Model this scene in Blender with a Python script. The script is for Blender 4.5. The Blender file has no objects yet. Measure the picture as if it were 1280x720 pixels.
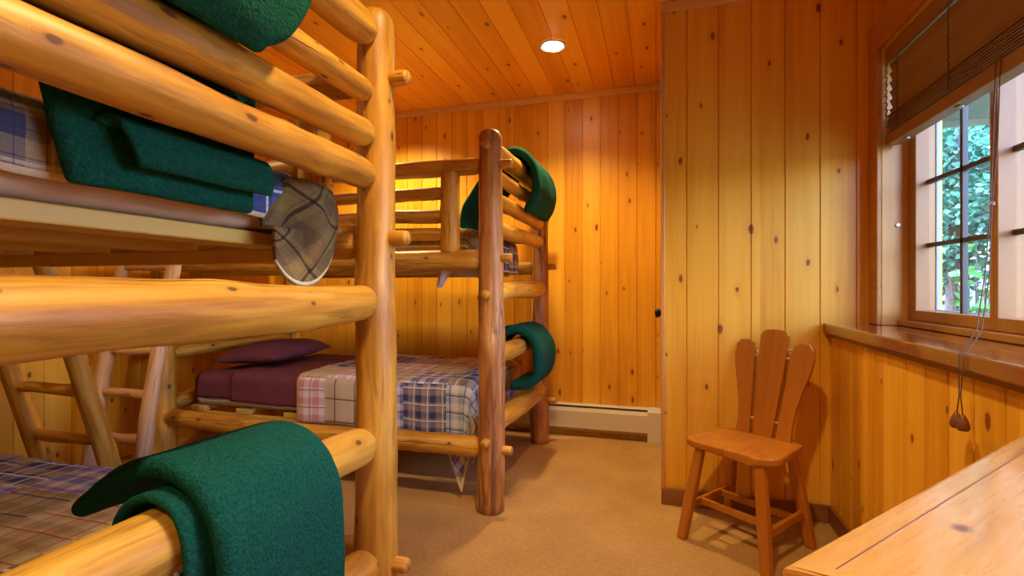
import bpy, bmesh, math, random
from mathutils import Vector, Matrix, noise as mnoise

S = bpy.context.scene
C = S.collection
PI = math.pi
R = math.radians

# ------------------------------------------------------------------ helpers
def tag(o, label=None, cat=None, group=None, kind=None):
    if label: o['label'] = label
    if cat: o['category'] = cat
    if group: o['group'] = group
    if kind: o['kind'] = kind
    return o

def empty(name, loc=(0, 0, 0), rz=0.0):
    o = bpy.data.objects.new(name, None)
    o.empty_display_size = 0.1
    o.location = loc
    o.rotation_euler = (0, 0, rz)
    C.objects.link(o)
    return o

def obj(name, bm, mat, parent=None, smooth=False):
    me = bpy.data.meshes.new(name)
    bmesh.ops.recalc_face_normals(bm, faces=bm.faces[:])
    bm.to_mesh(me); bm.free()
    if smooth:
        for p in me.polygons: p.use_smooth = True
    for m in (mat if isinstance(mat, (list, tuple)) else [mat]):
        me.materials.append(m)
    o = bpy.data.objects.new(name, me)
    C.objects.link(o)
    if parent is not None: o.parent = parent
    return o

def box(bm, x0, x1, y0, y1, z0, z1, bev=0.0, seg=2, M=None):
    b = bmesh.new()
    bmesh.ops.create_cube(b, size=1.0)
    for v in b.verts:
        v.co = Vector(((x0 + x1) / 2 + v.co.x * (x1 - x0), (y0 + y1) / 2 + v.co.y * (y1 - y0), (z0 + z1) / 2 + v.co.z * (z1 - z0)))
    if bev > 0:
        bmesh.ops.bevel(b, geom=b.edges[:], offset=bev, segments=seg, profile=0.5, affect='EDGES')
    if M is not None:
        bmesh.ops.transform(b, matrix=M, verts=b.verts[:])
    merge(bm, b)

def merge(bm, b):
    me = bpy.data.meshes.new('tmp')
    b.to_mesh(me); b.free()
    bm.from_mesh(me)
    bpy.data.meshes.remove(me)

def tube(bm, pts, rad, sides=10, caps=True):
    """tube through points; rad a number or a list"""
    pts = [Vector(p) for p in pts]
    n = len(pts)
    rings = []
    up = None
    for i, p in enumerate(pts):
        t = (pts[min(i + 1, n - 1)] - pts[max(i - 1, 0)]).normalized()
        if up is None:
            up = Vector((0, 0, 1)) if abs(t.z) < 0.9 else Vector((1, 0, 0))
        a = t.cross(up).normalized(); b = a.cross(t).normalized(); up = b
        r = rad[i] if isinstance(rad, (list, tuple)) else rad
        rings.append([bm.verts.new(p + a * math.cos(2 * PI * k / sides) * r + b * math.sin(2 * PI * k / sides) * r) for k in range(sides)])
    for i in range(n - 1):
        for k in range(sides):
            bm.faces.new((rings[i][k], rings[i][(k + 1) % sides], rings[i + 1][(k + 1) % sides], rings[i + 1][k]))
    if caps:
        bm.faces.new(rings[0][::-1]); bm.faces.new(rings[-1])

def prism(bm, outline, z0, z1, bev=0.0, seg=2):
    """outline: (x,y) polygon extruded z0..z1"""
    b = bmesh.new()
    lo = [b.verts.new((x, y, z0)) for x, y in outline]
    hi = [b.verts.new((x, y, z1)) for x, y in outline]
    n = len(outline)
    f0 = b.faces.new(lo[::-1]); f1 = b.faces.new(hi)
    for i in range(n):
        b.faces.new((lo[i], lo[(i + 1) % n], hi[(i + 1) % n], hi[i]))
    if bev > 0:
        ed = [e for e in b.edges if abs(e.verts[0].co.z - e.verts[1].co.z) < 1e-6]
        bmesh.ops.bevel(b, geom=ed, offset=bev, segments=seg, profile=0.5, affect='EDGES')
    merge(bm, b)

# ------------------------------------------------------------------ materials
class NT:
    def __init__(s, name):
        s.m = bpy.data.materials.new(name); s.m.use_nodes = True
        s.t = s.m.node_tree; s.n = s.t.nodes; s.l = s.t.links
        s.b = s.n['Principled BSDF']
        s.out = s.n['Material Output']
    def node(s, typ, **kw):
        nd = s.n.new(typ)
        for k, v in kw.items(): setattr(nd, k, v)
        return nd
    def set(s, sock, v):
        if hasattr(v, 'is_output') or isinstance(v, bpy.types.NodeSocket): s.l.new(v, sock)
        else: sock.default_value = v
    def math(s, op, a, b=0.0, c=0.0, clamp=False):
        nd = s.node('ShaderNodeMath', operation=op); nd.use_clamp = clamp
        s.set(nd.inputs[0], a); s.set(nd.inputs[1], b); s.set(nd.inputs[2], c)
        return nd.outputs[0]
    def xyz(s, v):
        nd = s.node('ShaderNodeSeparateXYZ'); s.l.new(v, nd.inputs[0]); return nd.outputs
    def comb(s, x, y, z=0.0):
        nd = s.node('ShaderNodeCombineXYZ')
        s.set(nd.inputs[0], x); s.set(nd.inputs[1], y); s.set(nd.inputs[2], z); return nd.outputs[0]
    def noise(s, vec, scale=1.0, detail=3.0, rough=0.55, dist=0.0):
        nd = s.node('ShaderNodeTexNoise'); s.l.new(vec, nd.inputs['Vector'])
        nd.inputs['Scale'].default_value = scale; nd.inputs['Detail'].default_value = detail
        nd.inputs['Roughness'].default_value = rough; nd.inputs['Distortion'].default_value = dist
        return nd.outputs['Fac']
    def white(s, vec):
        nd = s.node('ShaderNodeTexWhiteNoise', noise_dimensions='3D'); s.l.new(vec, nd.inputs['Vector'])
        return nd.outputs
    def ramp(s, fac, stops, interp='LINEAR'):
        nd = s.node('ShaderNodeValToRGB'); cr = nd.color_ramp; cr.interpolation = interp
        while len(cr.elements) < len(stops): cr.elements.new(0.5)
        for e, (p, c) in zip(cr.elements, stops):
            e.position = p; e.color = (c[0], c[1], c[2], 1.0) if len(c) == 3 else c
        s.set(nd.inputs[0], fac); return nd.outputs[0]
    def mix(s, fac, a, b, mode='MIX'):
        nd = s.node('ShaderNodeMix', data_type='RGBA', blend_type=mode)
        s.set(nd.inputs[0], fac)
        for i, v in ((6, a), (7, b)):
            if isinstance(v, (tuple, list)): nd.inputs[i].default_value = (v[0], v[1], v[2], 1.0)
            else: s.l.new(v, nd.inputs[i])
        return nd.outputs[2]
    def maprange(s, v, a, b, c=0.0, d=1.0):
        nd = s.node('ShaderNodeMapRange'); s.set(nd.inputs[0], v)
        for i, q in ((1, a), (2, b), (3, c), (4, d)): nd.inputs[i].default_value = q
        return nd.outputs[0]
    def bump(s, h, strength=0.3, dist=0.01):
        nd = s.node('ShaderNodeBump'); nd.inputs['Strength'].default_value = strength; nd.inputs['Distance'].default_value = dist
        s.l.new(h, nd.inputs['Height']); s.l.new(nd.outputs[0], s.b.inputs['Normal'])
    def color(s, c):
        if isinstance(c, (tuple, list)): s.b.inputs['Base Color'].default_value = (c[0], c[1], c[2], 1.0)
        else: s.l.new(c, s.b.inputs['Base Color'])
    def rough(s, r): s.set(s.b.inputs['Roughness'], r)

def plank_mat(name, along, across, w, c_lo, c_mid, c_hi, knot=(0.26, 0.075, 0.012), rough=0.36, off=0.0, knots=0.55, var=0.32):
    t = NT(name)
    tc = t.node('ShaderNodeTexCoord')
    x = t.xyz(tc.outputs['Object'])
    A, B = x[along], x[across]
    thick = x[3 - along - across]
    idx = t.math('FLOOR', t.math('DIVIDE', t.math('SUBTRACT', B, off), w))
    rnd = t.white(t.comb(idx, 3.7, 1.1))
    sh = t.math('MULTIPLY', rnd[0], 37.0)
    al = t.math('ADD', A, sh)
    # knots
    vo = t.node('ShaderNodeTexVoronoi', voronoi_dimensions='2D', feature='F1')
    t.l.new(t.comb(t.math('MULTIPLY', al, 3.3), t.math('MULTIPLY', t.math('SUBTRACT', B, off), 1.0 / w), 0), vo.inputs['Vector'])
    vo.inputs['Scale'].default_value = 1.0
    vo.inputs['Randomness'].default_value = 0.85
    kd = t.math('ADD', vo.outputs['Distance'], t.math('MULTIPLY', t.math('SUBTRACT', t.noise(t.comb(A, B, thick), 60, 2), 0.5), 0.06))
    kr = t.xyz(vo.outputs['Color'])
    gate = t.math('LESS_THAN', kr[0], knots)
    ksz = t.math('ADD', 0.028, t.math('MULTIPLY', kr[1], 0.075))
    km = t.math('MULTIPLY', t.math('SUBTRACT', 1.0, t.math('DIVIDE', kd, ksz), clamp=True), gate, clamp=True)
    halo = t.math('MULTIPLY', t.math('SUBTRACT', 1.0, t.math('DIVIDE', kd, t.math('MULTIPLY', ksz, 3.2)), clamp=True), gate)
    # grain
    warp = t.math('MULTIPLY', halo, 0.022)
    g1 = t.noise(t.comb(t.math('MULTIPLY', al, 1.1), t.math('MULTIPLY', t.math('ADD', B, warp), 34.0), t.math('MULTIPLY', thick, 6.0)), 1.0, 4, 0.6, 0.4)
    g2 = t.noise(t.comb(t.math('MULTIPLY', al, 0.7), t.math('MULTIPLY', t.math('ADD', B, warp), 9.0), t.math('MULTIPLY', thick, 6.0)), 1.0, 2, 0.5, 0.8)
    g = t.math('ADD', t.math('MULTIPLY', g1, 0.45), t.math('MULTIPLY', g2, 0.55))
    g = t.math('ADD', g, t.math('MULTIPLY', t.math('SUBTRACT', rnd[0], 0.5), var))
    col = t.ramp(g, [(0.25, c_lo), (0.5, c_mid), (0.75, c_hi)])
    col = t.mix(t.math('MULTIPLY', halo, 0.45, clamp=True), col, c_lo)
    col = t.mix(t.math('MULTIPLY', km, 3.0, clamp=True), col, knot)
    t.color(col); t.rough(rough)
    t.bump(g1, 0.08, 0.004)
    return t.m

def log_mat(name, c_lo, c_mid, c_hi, streak=(0.30, 0.12, 0.04), streaks=0.25, rough=0.46, crack=True, knot=(0.13, 0.045, 0.012)):
    t = NT(name)
    tc = t.node('ShaderNodeTexCoord'); oi = t.node('ShaderNodeObjectInfo')
    v = tc.outputs['Object']
    x = t.xyz(v)
    r50 = t.math('MULTIPLY', oi.outputs['Random'], 61.0)
    z = t.math('ADD', x[2], r50)
    g1 = t.noise(t.comb(t.math('MULTIPLY', x[0], 42.0), t.math('MULTIPLY', x[1], 42.0), t.math('MULTIPLY', z, 2.6)), 1.0, 5, 0.65, 0.6)
    g2 = t.noise(t.comb(t.math('MULTIPLY', x[0], 9.0), t.math('MULTIPLY', x[1], 9.0), t.math('MULTIPLY', z, 1.7)), 1.0, 3, 0.55, 1.0)
    g = t.math('ADD', t.math('MULTIPLY', g1, 0.45), t.math('MULTIPLY', g2, 0.55))
    g = t.math('ADD', g, t.math('MULTIPLY', t.math('SUBTRACT', oi.outputs['Random'], 0.5), 0.10))
    col = t.ramp(g, [(0.34, c_lo), (0.5, c_mid), (0.66, c_hi)])
    s1 = t.noise(t.comb(t.math('MULTIPLY', x[0], 22.0), t.math('MULTIPLY', x[1], 22.0), t.math('MULTIPLY', z, 2.0)), 1.0, 4, 0.7, 1.2)
    col = t.mix(t.math('MULTIPLY', t.maprange(s1, 0.51, 0.64), streaks), col, streak)
    ang0 = t.math('ARCTAN2', x[1], x[0])
    vo = t.node('ShaderNodeTexVoronoi', voronoi_dimensions='2D')
    t.l.new(t.comb(t.math('MULTIPLY', ang0, 0.42), t.math('MULTIPLY', z, 4.6)), vo.inputs['Vector'])
    vo.inputs['Scale'].default_value = 1.0
    kr = t.xyz(vo.outputs['Color'])
    gate = t.math('LESS_THAN', kr[0], 0.5)
    ksz = t.math('ADD', 0.035, t.math('MULTIPLY', kr[1], 0.055))
    kd = t.math('ADD', vo.outputs['Distance'], t.math('MULTIPLY', t.math('SUBTRACT', g1, 0.5), 0.07))
    km = t.math('MULTIPLY', t.math('SUBTRACT', 1.0, t.math('DIVIDE', kd, ksz), clamp=True), gate)
    halo = t.math('MULTIPLY', t.math('SUBTRACT', 1.0, t.math('DIVIDE', kd, t.math('MULTIPLY', ksz, 3.4)), clamp=True), gate)
    ringf = t.math('MULTIPLY', halo, t.math('ADD', 0.5, t.math('MULTIPLY', t.math('SINE', t.math('MULTIPLY', kd, 230.0)), 0.4)))
    col = t.mix(t.math('MULTIPLY', ringf, 0.9, clamp=True), col, c_lo)
    col = t.mix(t.math('MULTIPLY', km, 2.4, clamp=True), col, knot)
    h = g1
    if crack:
        ang = ang0
        a0 = t.math('MULTIPLY', t.math('SUBTRACT', oi.outputs['Random'], 0.5), 5.0)
        wob = t.math('MULTIPLY', t.math('SUBTRACT', t.noise(t.comb(0.0, 3.0, t.math('MULTIPLY', z, 2.2)), 1.0, 3), 0.5), 1.6)
        wob2 = t.math('MULTIPLY', t.math('SUBTRACT', t.noise(t.comb(0.0, 9.0, t.math('MULTIPLY', z, 30.0)), 1.0, 2), 0.5), 0.10)
        dl = t.math('ABSOLUTE', t.math('WRAP', t.math('SUBTRACT', ang, t.math('ADD', t.math('ADD', a0, wob), wob2)), PI / 2, -PI / 2))
        seg = t.maprange(t.noise(t.comb(5.0, 1.0, t.math('MULTIPLY', z, 2.5)), 1.0, 1), 0.44, 0.58)
        cm = t.math('MULTIPLY', t.math('SUBTRACT', 1.0, t.math('DIVIDE', dl, t.math('ADD', 0.001, t.math('MULTIPLY', seg, 0.055))), clamp=True), t.math('GREATER_THAN', seg, 0.02))
        cm = t.math('MULTIPLY', cm, 2.0, clamp=True)
        col = t.mix(cm, col, (0.055, 0.02, 0.008))
        h = t.math('SUBTRACT', g1, t.math('MULTIPLY', cm, 1.5))
    t.color(col); t.rough(rough)
    t.bump(h, 0.16, 0.004)
    return t.m

def simple(name, c, rough=0.5, metal=0.0, vary=0.0, nscale=20, bump=0.0, bscale=200, bdist=0.003, sheen=0.0, spec=None):
    t = NT(name)
    tc = t.node('ShaderNodeTexCoord')
    if vary > 0:
        n = t.noise(tc.outputs['Object'], nscale, 4)
        lo = tuple(max(0, q * (1 - vary)) for q in c); hi = tuple(min(1, q * (1 + vary)) for q in c)
        t.color(t.ramp(n, [(0.3, lo), (0.7, hi)]))
    else: t.color(c)
    t.rough(rough); t.b.inputs['Metallic'].default_value = metal
    if spec is not None: t.b.inputs['Specular IOR Level'].default_value = spec
    if sheen: 
        t.b.inputs['Sheen Weight'].default_value = sheen
        t.b.inputs['Sheen Tint'].default_value = (c[0], c[1], c[2], 1)
    if bump > 0:
        t.bump(t.noise(tc.outputs['Object'], bscale, 3), bump, bdist)
    return t.m

PW = 0.145
pine_lo, pine_mid, pine_hi = (0.62, 0.255, 0.012), (0.79, 0.380, 0.025), (0.88, 0.475, 0.05)
M = {}
M['pine_back'] = plank_mat('pine_back', 2, 0, 0.137, pine_lo, pine_mid, pine_hi)
M['pine_front'] = plank_mat('pine_closet', 2, 0, 0.155, pine_lo, pine_mid, pine_hi, off=0.04)
M['pine_side'] = plank_mat('pine_side', 2, 1, PW, pine_lo, pine_mid, pine_hi)
M['pine_ceiling'] = plank_mat('pine_ceiling', 1, 0, 0.15, (0.72, 0.275, 0.012), (0.88, 0.38, 0.022), (0.94, 0.46, 0.035), rough=0.32, knots=0.35, var=0.35)
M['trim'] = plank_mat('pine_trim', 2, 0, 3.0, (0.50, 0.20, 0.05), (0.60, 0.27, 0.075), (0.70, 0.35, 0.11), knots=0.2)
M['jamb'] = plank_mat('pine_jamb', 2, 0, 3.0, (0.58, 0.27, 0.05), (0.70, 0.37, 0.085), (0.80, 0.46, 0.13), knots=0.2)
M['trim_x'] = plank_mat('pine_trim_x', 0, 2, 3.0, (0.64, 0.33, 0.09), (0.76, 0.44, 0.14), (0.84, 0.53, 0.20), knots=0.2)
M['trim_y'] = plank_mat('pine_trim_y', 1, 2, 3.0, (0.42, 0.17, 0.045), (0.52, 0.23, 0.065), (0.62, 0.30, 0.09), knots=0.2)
M['dark_trim_x'] = plank_mat('dark_trim_x', 0, 2, 3.0, (0.16, 0.06, 0.025), (0.24, 0.09, 0.03), (0.30, 0.12, 0.045), knots=0.0)
M['dark_trim_y'] = plank_mat('dark_trim_y', 1, 2, 3.0, (0.16, 0.06, 0.025), (0.24, 0.09, 0.03), (0.30, 0.12, 0.045), knots=0.0)
M['sill'] = plank_mat('sill_wood', 1, 0, 0.21, (0.15, 0.045, 0.016), (0.23, 0.075, 0.025), (0.30, 0.11, 0.036), rough=0.09, knots=0.25)
for k_, v_ in (('Coat Weight', 1.0), ('Coat Roughness', 0.06)): M['sill'].node_tree.nodes['Principled BSDF'].inputs[k_].default_value = v_
M['blind'] = plank_mat('blind_wood', 1, 2, 3.0, (0.23, 0.115, 0.036), (0.30, 0.155, 0.050), (0.36, 0.19, 0.066), rough=0.45, knots=0.0)
M['sash'] = plank_mat('sash_wood', 2, 1, 3.0, (0.30, 0.12, 0.030), (0.37, 0.16, 0.042), (0.44, 0.20, 0.056), rough=0.35, knots=0.0)
M['log'] = log_mat('honey_log', (0.36, 0.140, 0.012), (0.58, 0.275, 0.026), (0.72, 0.40, 0.055), streak=(0.27, 0.095, 0.012), streaks=0.65)
M['rustic'] = log_mat('rustic_log', (0.28, 0.09, 0.018), (0.54, 0.235, 0.055), (0.78, 0.48, 0.21), streak=(0.15, 0.055, 0.022), streaks=0.9)
M['pale'] = log_mat('pale_log', (0.52, 0.28, 0.12), (0.64, 0.38, 0.18), (0.74, 0.49, 0.27), streak=(0.42, 0.17, 0.06), streaks=0.5)
M['slat'] = plank_mat('slat_pine', 1, 0, 3.0, (0.58, 0.34, 0.065), (0.66, 0.41, 0.085), (0.74, 0.49, 0.12), knots=0.0, rough=0.5)
M['chair'] = plank_mat('chair_wood', 2, 0, 3.0, (0.32, 0.095, 0.010), (0.43, 0.145, 0.015), (0.52, 0.19, 0.022), rough=0.22, knots=0.0)
M['green'] = simple('green_fleece', (0.006, 0.072, 0.048), 0.95, vary=0.35, nscale=140, bump=0.9, bscale=160, bdist=0.008, sheen=0.35, spec=0.1)
M['purple'] = simple('purple_sheet', (0.15, 0.042, 0.06), 0.85, vary=0.12, nscale=8, bump=0.15, bscale=500, bdist=0.001, spec=0.2)
M['white_cloth'] = simple('white_ticking', (0.62, 0.60, 0.66), 0.9, vary=0.08)
M['beige_cloth'] = simple('beige_ticking', (0.58, 0.42, 0.31), 0.9, vary=0.08)
M['heater'] = simple('heater_enamel', (0.66, 0.60, 0.50), 0.4)
M['dark'] = simple('dark_slot', (0.03, 0.025, 0.02), 0.7)
M['black_metal'] = simple('black_iron', (0.012, 0.011, 0.010), 0.35, 0.6)
M['cord'] = simple('cord', (0.42, 0.27, 0.10), 0.8)
M['brown_cord'] = simple('brown_cord', (0.10, 0.055, 0.03), 0.8)
M['tassel'] = simple('tassel_wood', (0.17, 0.055, 0.025), 0.4)
M['steel'] = simple('steel', (0.5, 0.5, 0.5), 0.3, 0.9)
M['muntin'] = simple('muntin_paint', (0.06, 0.045, 0.04), 0.4)
M['vinyl'] = simple('window_liner', (0.30, 0.32, 0.36), 0.4)

def carpet_mat():
    t = NT('carpet'); tc = t.node('ShaderNodeTexCoord')
    o = tc.outputs['Object']
    n1 = t.noise(o, 260, 3, 0.7); n2 = t.noise(o, 3.0, 3); n3 = t.noise(o, 60, 3, 0.7)
    f = t.math('ADD', t.math('MULTIPLY', n1, 0.45), t.math('ADD', t.math('MULTIPLY', n3, 0.3), t.math('MULTIPLY', n2, 0.25)))
    t.color(t.ramp(f, [(0.33, (0.34, 0.18, 0.055)), (0.5, (0.53, 0.30, 0.10)), (0.67, (0.70, 0.43, 0.17))]))
    t.rough(0.97); t.b.inputs['Specular IOR Level'].default_value = 0.1
    t.bump(t.math('ADD', n1, n3), 0.8, 0.008)
    return t.m
M['carpet'] = carpet_mat()

def table_mat():
    # boards run along local X of the table top
    t = NT('table_pine'); tc = t.node('ShaderNodeTexCoord')
    vr = t.node('ShaderNodeVectorRotate', rotation_type='Z_AXIS'); vr.inputs['Angle'].default_value = -R(48.7)
    t.l.new(tc.outputs['Object'], vr.inputs['Vector'])
    x = t.xyz(vr.outputs[0])
    w = 0.155
    idx = t.math('FLOOR', t.math('DIVIDE', x[1], w))
    rnd = t.white(t.comb(idx, 1.3, 4.4))
    al = t.math('ADD', x[0], t.math('MULTIPLY', rnd[0], 21.0))
    g1 = t.noise(t.comb(t.math('MULTIPLY', al, 3.0), t.math('MULTIPLY', x[1], 60.0), t.math('MULTIPLY', x[2], 30.0)), 1.0, 5, 0.65, 0.8)
    g2 = t.noise(t.comb(t.math('MULTIPLY', al, 2.5), t.math('MULTIPLY', x[1], 12.0), t.math('MULTIPLY', x[2], 9.0)), 1.0, 3, 0.6, 1.6)
    g = t.math('ADD', t.math('MULTIPLY', g1, 0.35), t.math('MULTIPLY', g2, 0.65))
    col = t.ramp(g, [(0.26, (0.46, 0.20, 0.045)), (0.5, (0.63, 0.335, 0.085)), (0.74, (0.74, 0.45, 0.15))])
    vo = t.node('ShaderNodeTexVoronoi', voronoi_dimensions='2D')
    t.l.new(t.comb(t.math('MULTIPLY', al, 6.0), t.math('MULTIPLY', x[1], 8.0), 0), vo.inputs['Vector']); vo.inputs['Scale'].default_value = 1.0
    kr = t.xyz(vo.outputs['Color'])
    km = t.math('MULTIPLY', t.math('SUBTRACT', 1.0, t.math('DIVIDE', vo.outputs['Distance'], 0.11), clamp=True), t.math('LESS_THAN', kr[0], 0.3))
    col = t.mix(t.math('MULTIPLY', km, 1.6, clamp=True), col, (0.25, 0.09, 0.03))
    t.color(col)
    t.rough(t.maprange(g1, 0.3, 0.7, 0.20, 0.36))
    t.b.inputs['Coat Weight'].default_value = 0.8
    t.b.inputs['Coat Roughness'].default_value = 0.12
    t.bump(g1, 0.06, 0.003)
    return t.m
M['table'] = table_mat()

def plaid_mat(name, seed, pal, lines, lines2, patch=0.27, hem=(0.62, 0.52, 0.36)):
    t = NT(name)
    uv = t.node('ShaderNodeUVMap'); uv.uv_map = 'cloth'
    x = t.xyz(uv.outputs[0])
    u, v = x[0], x[1]
    iu = t.math('FLOOR', t.math('DIVIDE', u, patch)); iv = t.math('FLOOR', t.math('DIVIDE', v, patch))
    wn = t.white(t.comb(iu, iv, seed))
    c3 = t.xyz(wn[1])
    k = len(pal)
    stops = lambda cs: [(i / len(cs), c) for i, c in enumerate(cs)]
    pick = t.math('FRACT', t.math('ADD', t.math('ADD', t.math('MULTIPLY', iu, 0.382), t.math('MULTIPLY', iv, 0.618)), seed * 0.137))
    base = t.ramp(pick, stops(pal), 'CONSTANT')
    lc = t.ramp(pick, stops(lines), 'CONSTANT')
    lc2 = t.ramp(pick, stops(lines2), 'CONSTANT')
    per = t.math('ADD', 7.0, t.math('MULTIPLY', c3[0], 6.0))
    def fr(q, m, o): return t.math('FRACT', t.math('ADD', t.math('MULTIPLY', q, t.math('MULTIPLY', per, m)), o))
    def band(q):
        a = t.math('LESS_THAN', fr(q, 1.0, 0.1), 0.42)
        return t.math('MULTIPLY', a, 0.5)
    def thin(q, o, wd, m=1.0):
        return t.math('LESS_THAN', t.math('ABSOLUTE', t.math('SUBTRACT', fr(q, m, o), 0.5)), wd)
    f1 = t.math('ADD', band(u), band(v))
    col = t.mix(t.math('MULTIPLY', f1, 0.9), base, lc)
    f2 = t.math('ADD', t.math('MULTIPLY', thin(u, 0.75, 0.035), 0.8), t.math('MULTIPLY', thin(v, 0.75, 0.035), 0.8), clamp=True)
    col = t.mix(f2, col, lc2)
    f3 = t.math('ADD', t.math('MULTIPLY', thin(u, 0.2, 0.03, 2.0), 0.6), t.math('MULTIPLY', thin(v, 0.2, 0.03, 2.0), 0.6), clamp=True)
    col = t.mix(t.math('MULTIPLY', f3, 0.8), col, lc)
    at = t.node('ShaderNodeAttribute'); at.attribute_name = 'edge'
    hm = t.math('LESS_THAN', at.outputs['Fac'], 0.012)
    col = t.mix(hm, col, hem)
    nz = t.noise(uv.outputs[0], 220, 2)
    col = t.mix(0.22, col, t.ramp(nz, [(0.3, (0.25, 0.25, 0.25)), (0.7, (0.8, 0.8, 0.8))]), 'OVERLAY')
    t.color(col); t.rough(0.9); t.b.inputs['Specular IOR Level'].default_value = 0.15
    t.bump(t.noise(uv.outputs[0], 35, 3), 0.35, 0.006)
    return t.m

navy, tan, sky_, brown, cream, red, white, olive = (0.025, 0.035, 0.12), (0.36, 0.27, 0.16), (0.30, 0.40, 0.62), (0.12, 0.075, 0.04), (0.55, 0.47, 0.36), (0.42, 0.05, 0.05), (0.70, 0.68, 0.72), (0.22, 0.15, 0.055)
tan2, blue2 = (0.52, 0.41, 0.29), (0.10, 0.16, 0.42)
M['plaid_bright'] = plaid_mat('plaid_bright', 2.0, [tan2, white, (0.32, 0.27, 0.27), tan2, sky_, cream, blue2], [cream, (0.55, 0.22, 0.26), navy, cream, white, tan2, white], [navy, red, white, brown, navy, red, red], 0.26)
M['plaid_lower'] = plaid_mat('plaid_lower', 4.1, [tan2, navy, tan, navy, cream, blue2], [cream, tan, olive, tan, tan, cream], [red, cream, navy, white, red, red], 0.24)
M['plaid_tan'] = plaid_mat('plaid_tan', 7.3, [navy, olive, tan, olive, navy, cream], [sky_, brown, navy, brown, (0.09, 0.12, 0.32), red], [white, brown, cream, (0.03, 0.02, 0.015), white, navy], 0.33)

# ------------------------------------------------------------------ room shell
H = 2.655          # ceiling height
XL, XW, XU = -3.45, 0.82, 1.00      # left wall, wainscot face, upper right wall face
YN, YC, YB = -1.30, 2.765, 3.85     # wall behind the camera, closet front, back wall

def panel(name, mat, org, u, v, n, wu, lv, pitch, off=0.0, thick=0.05, g=0.0035, gd=0.007, kind='structure'):
    """boarded wall: V-grooves every `pitch` across u; boards run along v; n points into the room"""
    org, u, v, n = Vector(org), Vector(u), Vector(v), Vector(n)
    prof = [(0.0, 0.0)]
    k = off
    while k <= g: k += pitch
    while k < wu - g:
        prof += [(k - g, 0.0), (k - g * 0.35, -gd), (k + g * 0.35, -gd), (k + g, 0.0)]
        k += pitch
    prof.append((wu, 0.0))
    bm = bmesh.new()
    a = [bm.verts.new(org + u * p + n * q) for p, q in prof]
    b = [bm.verts.new(org + u * p + n * q + v * lv) for p, q in prof]
    c = [bm.verts.new(org - n * thick), bm.verts.new(org + u * wu - n * thick)]
    d = [bm.verts.new(org - n * thick + v * lv), bm.verts.new(org + u * wu - n * thick + v * lv)]
    for i in range(len(prof) - 1):
        bm.faces.new((a[i], a[i + 1], b[i + 1], b[i]))
    bm.faces.new((c[0], c[1], d[1], d[0]))
    bm.faces.new((a[0], b[0], d[0], c[0])); bm.faces.new((a[-1], c[1], d[1], b[-1]))
    bm.faces.new(a + [c[1], c[0]]); bm.faces.new(b + [d[1], d[0]])
    o = obj(name, bm, mat)
    return tag(o, kind=kind)

bm = bmesh.new(); box(bm, XL - 0.1, 1.30, YN - 0.1, YB + 0.1, -0.08, 0.0)
tag(obj('floor', bm, M['carpet']), kind='structure')
panel('ceiling', M['pine_ceiling'], (XL - 0.05, YN - 0.05, H), (1, 0, 0), (0, 1, 0), (0, 0, -1), 4.75, 5.2, 0.15, off=0.15 - ((XL - 0.05) % 0.15), gd=0.006, g=0.003)
panel('wall_back', M['pine_back'], (XL - 0.05, YB, 0), (1, 0, 0), (0, 0, 1), (0, -1, 0), 3.6, H + 0.02, 0.137, off=0.137 - ((XL - 0.05) % 0.137))
panel('wall_left', M['pine_side'], (XL, YN, 0), (0, 1, 0), (0, 0, 1), (1, 0, 0), YB - YN, H + 0.02, PW, off=PW - (YN % PW))
panel('wall_near', M['pine_back'], (XL - 0.05, YN, 0), (1, 0, 0), (0, 0, 1), (0, 1, 0), 4.75, H + 0.02, 0.137, off=0.137 - ((XL - 0.05) % 0.137))
panel('wall_closet_front', M['pine_front'], (0.04, YC, 0), (1, 0, 0), (0, 0, 1), (0, -1, 0), 1.02, H + 0.02, 0.155, off=0.115)
# closet side wall with its door opening
bm = bmesh.new()
box(bm, 0.04, 0.10, YC + 0.051, 2.87, 0, H + .02); box(bm, 0.04, 0.10, 3.68, YB - 0.001, 0, H + .02); box(bm, 0.04, 0.10, 2.87, 3.68, 2.05, H + .02)
tag(obj('wall_closet_side', bm, M['pine_side']), kind='structure')
bm = bmesh.new(); box(bm, 0.046, 0.085, 2.873, 3.677, 0.012, 2.045, 0.003)
door = tag(obj('door_1', bm, M['pine_side']), kind='structure')
bm = bmesh.new()
box(bm, 0.040, 0.046, 2.895, 2.925, 0.95, 1.05, 0.002)
tube(bm, [(0.046, 2.91, 1.0), (0.028, 2.91, 1.0), (0.022, 2.91, 1.0), (0.012, 2.91, 1.0), (0.0, 2.91, 1.0), (-0.006, 2.91, 1.0)], [0.010, 0.010, 0.018, 0.026, 0.024, 0.012], 16)
obj('door_knob', bm, M['black_metal'], door, True)
bm = bmesh.new(); box(bm, 0.030, 0.040, 2.80, 2.86, 2.20, 2.29, 0.002); tube(bm, [(0.028, 2.865, 2.195), (0.028, 2.865, 2.295)], 0.006)
obj('door_hinge', bm, M['black_metal'], door)
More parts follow.
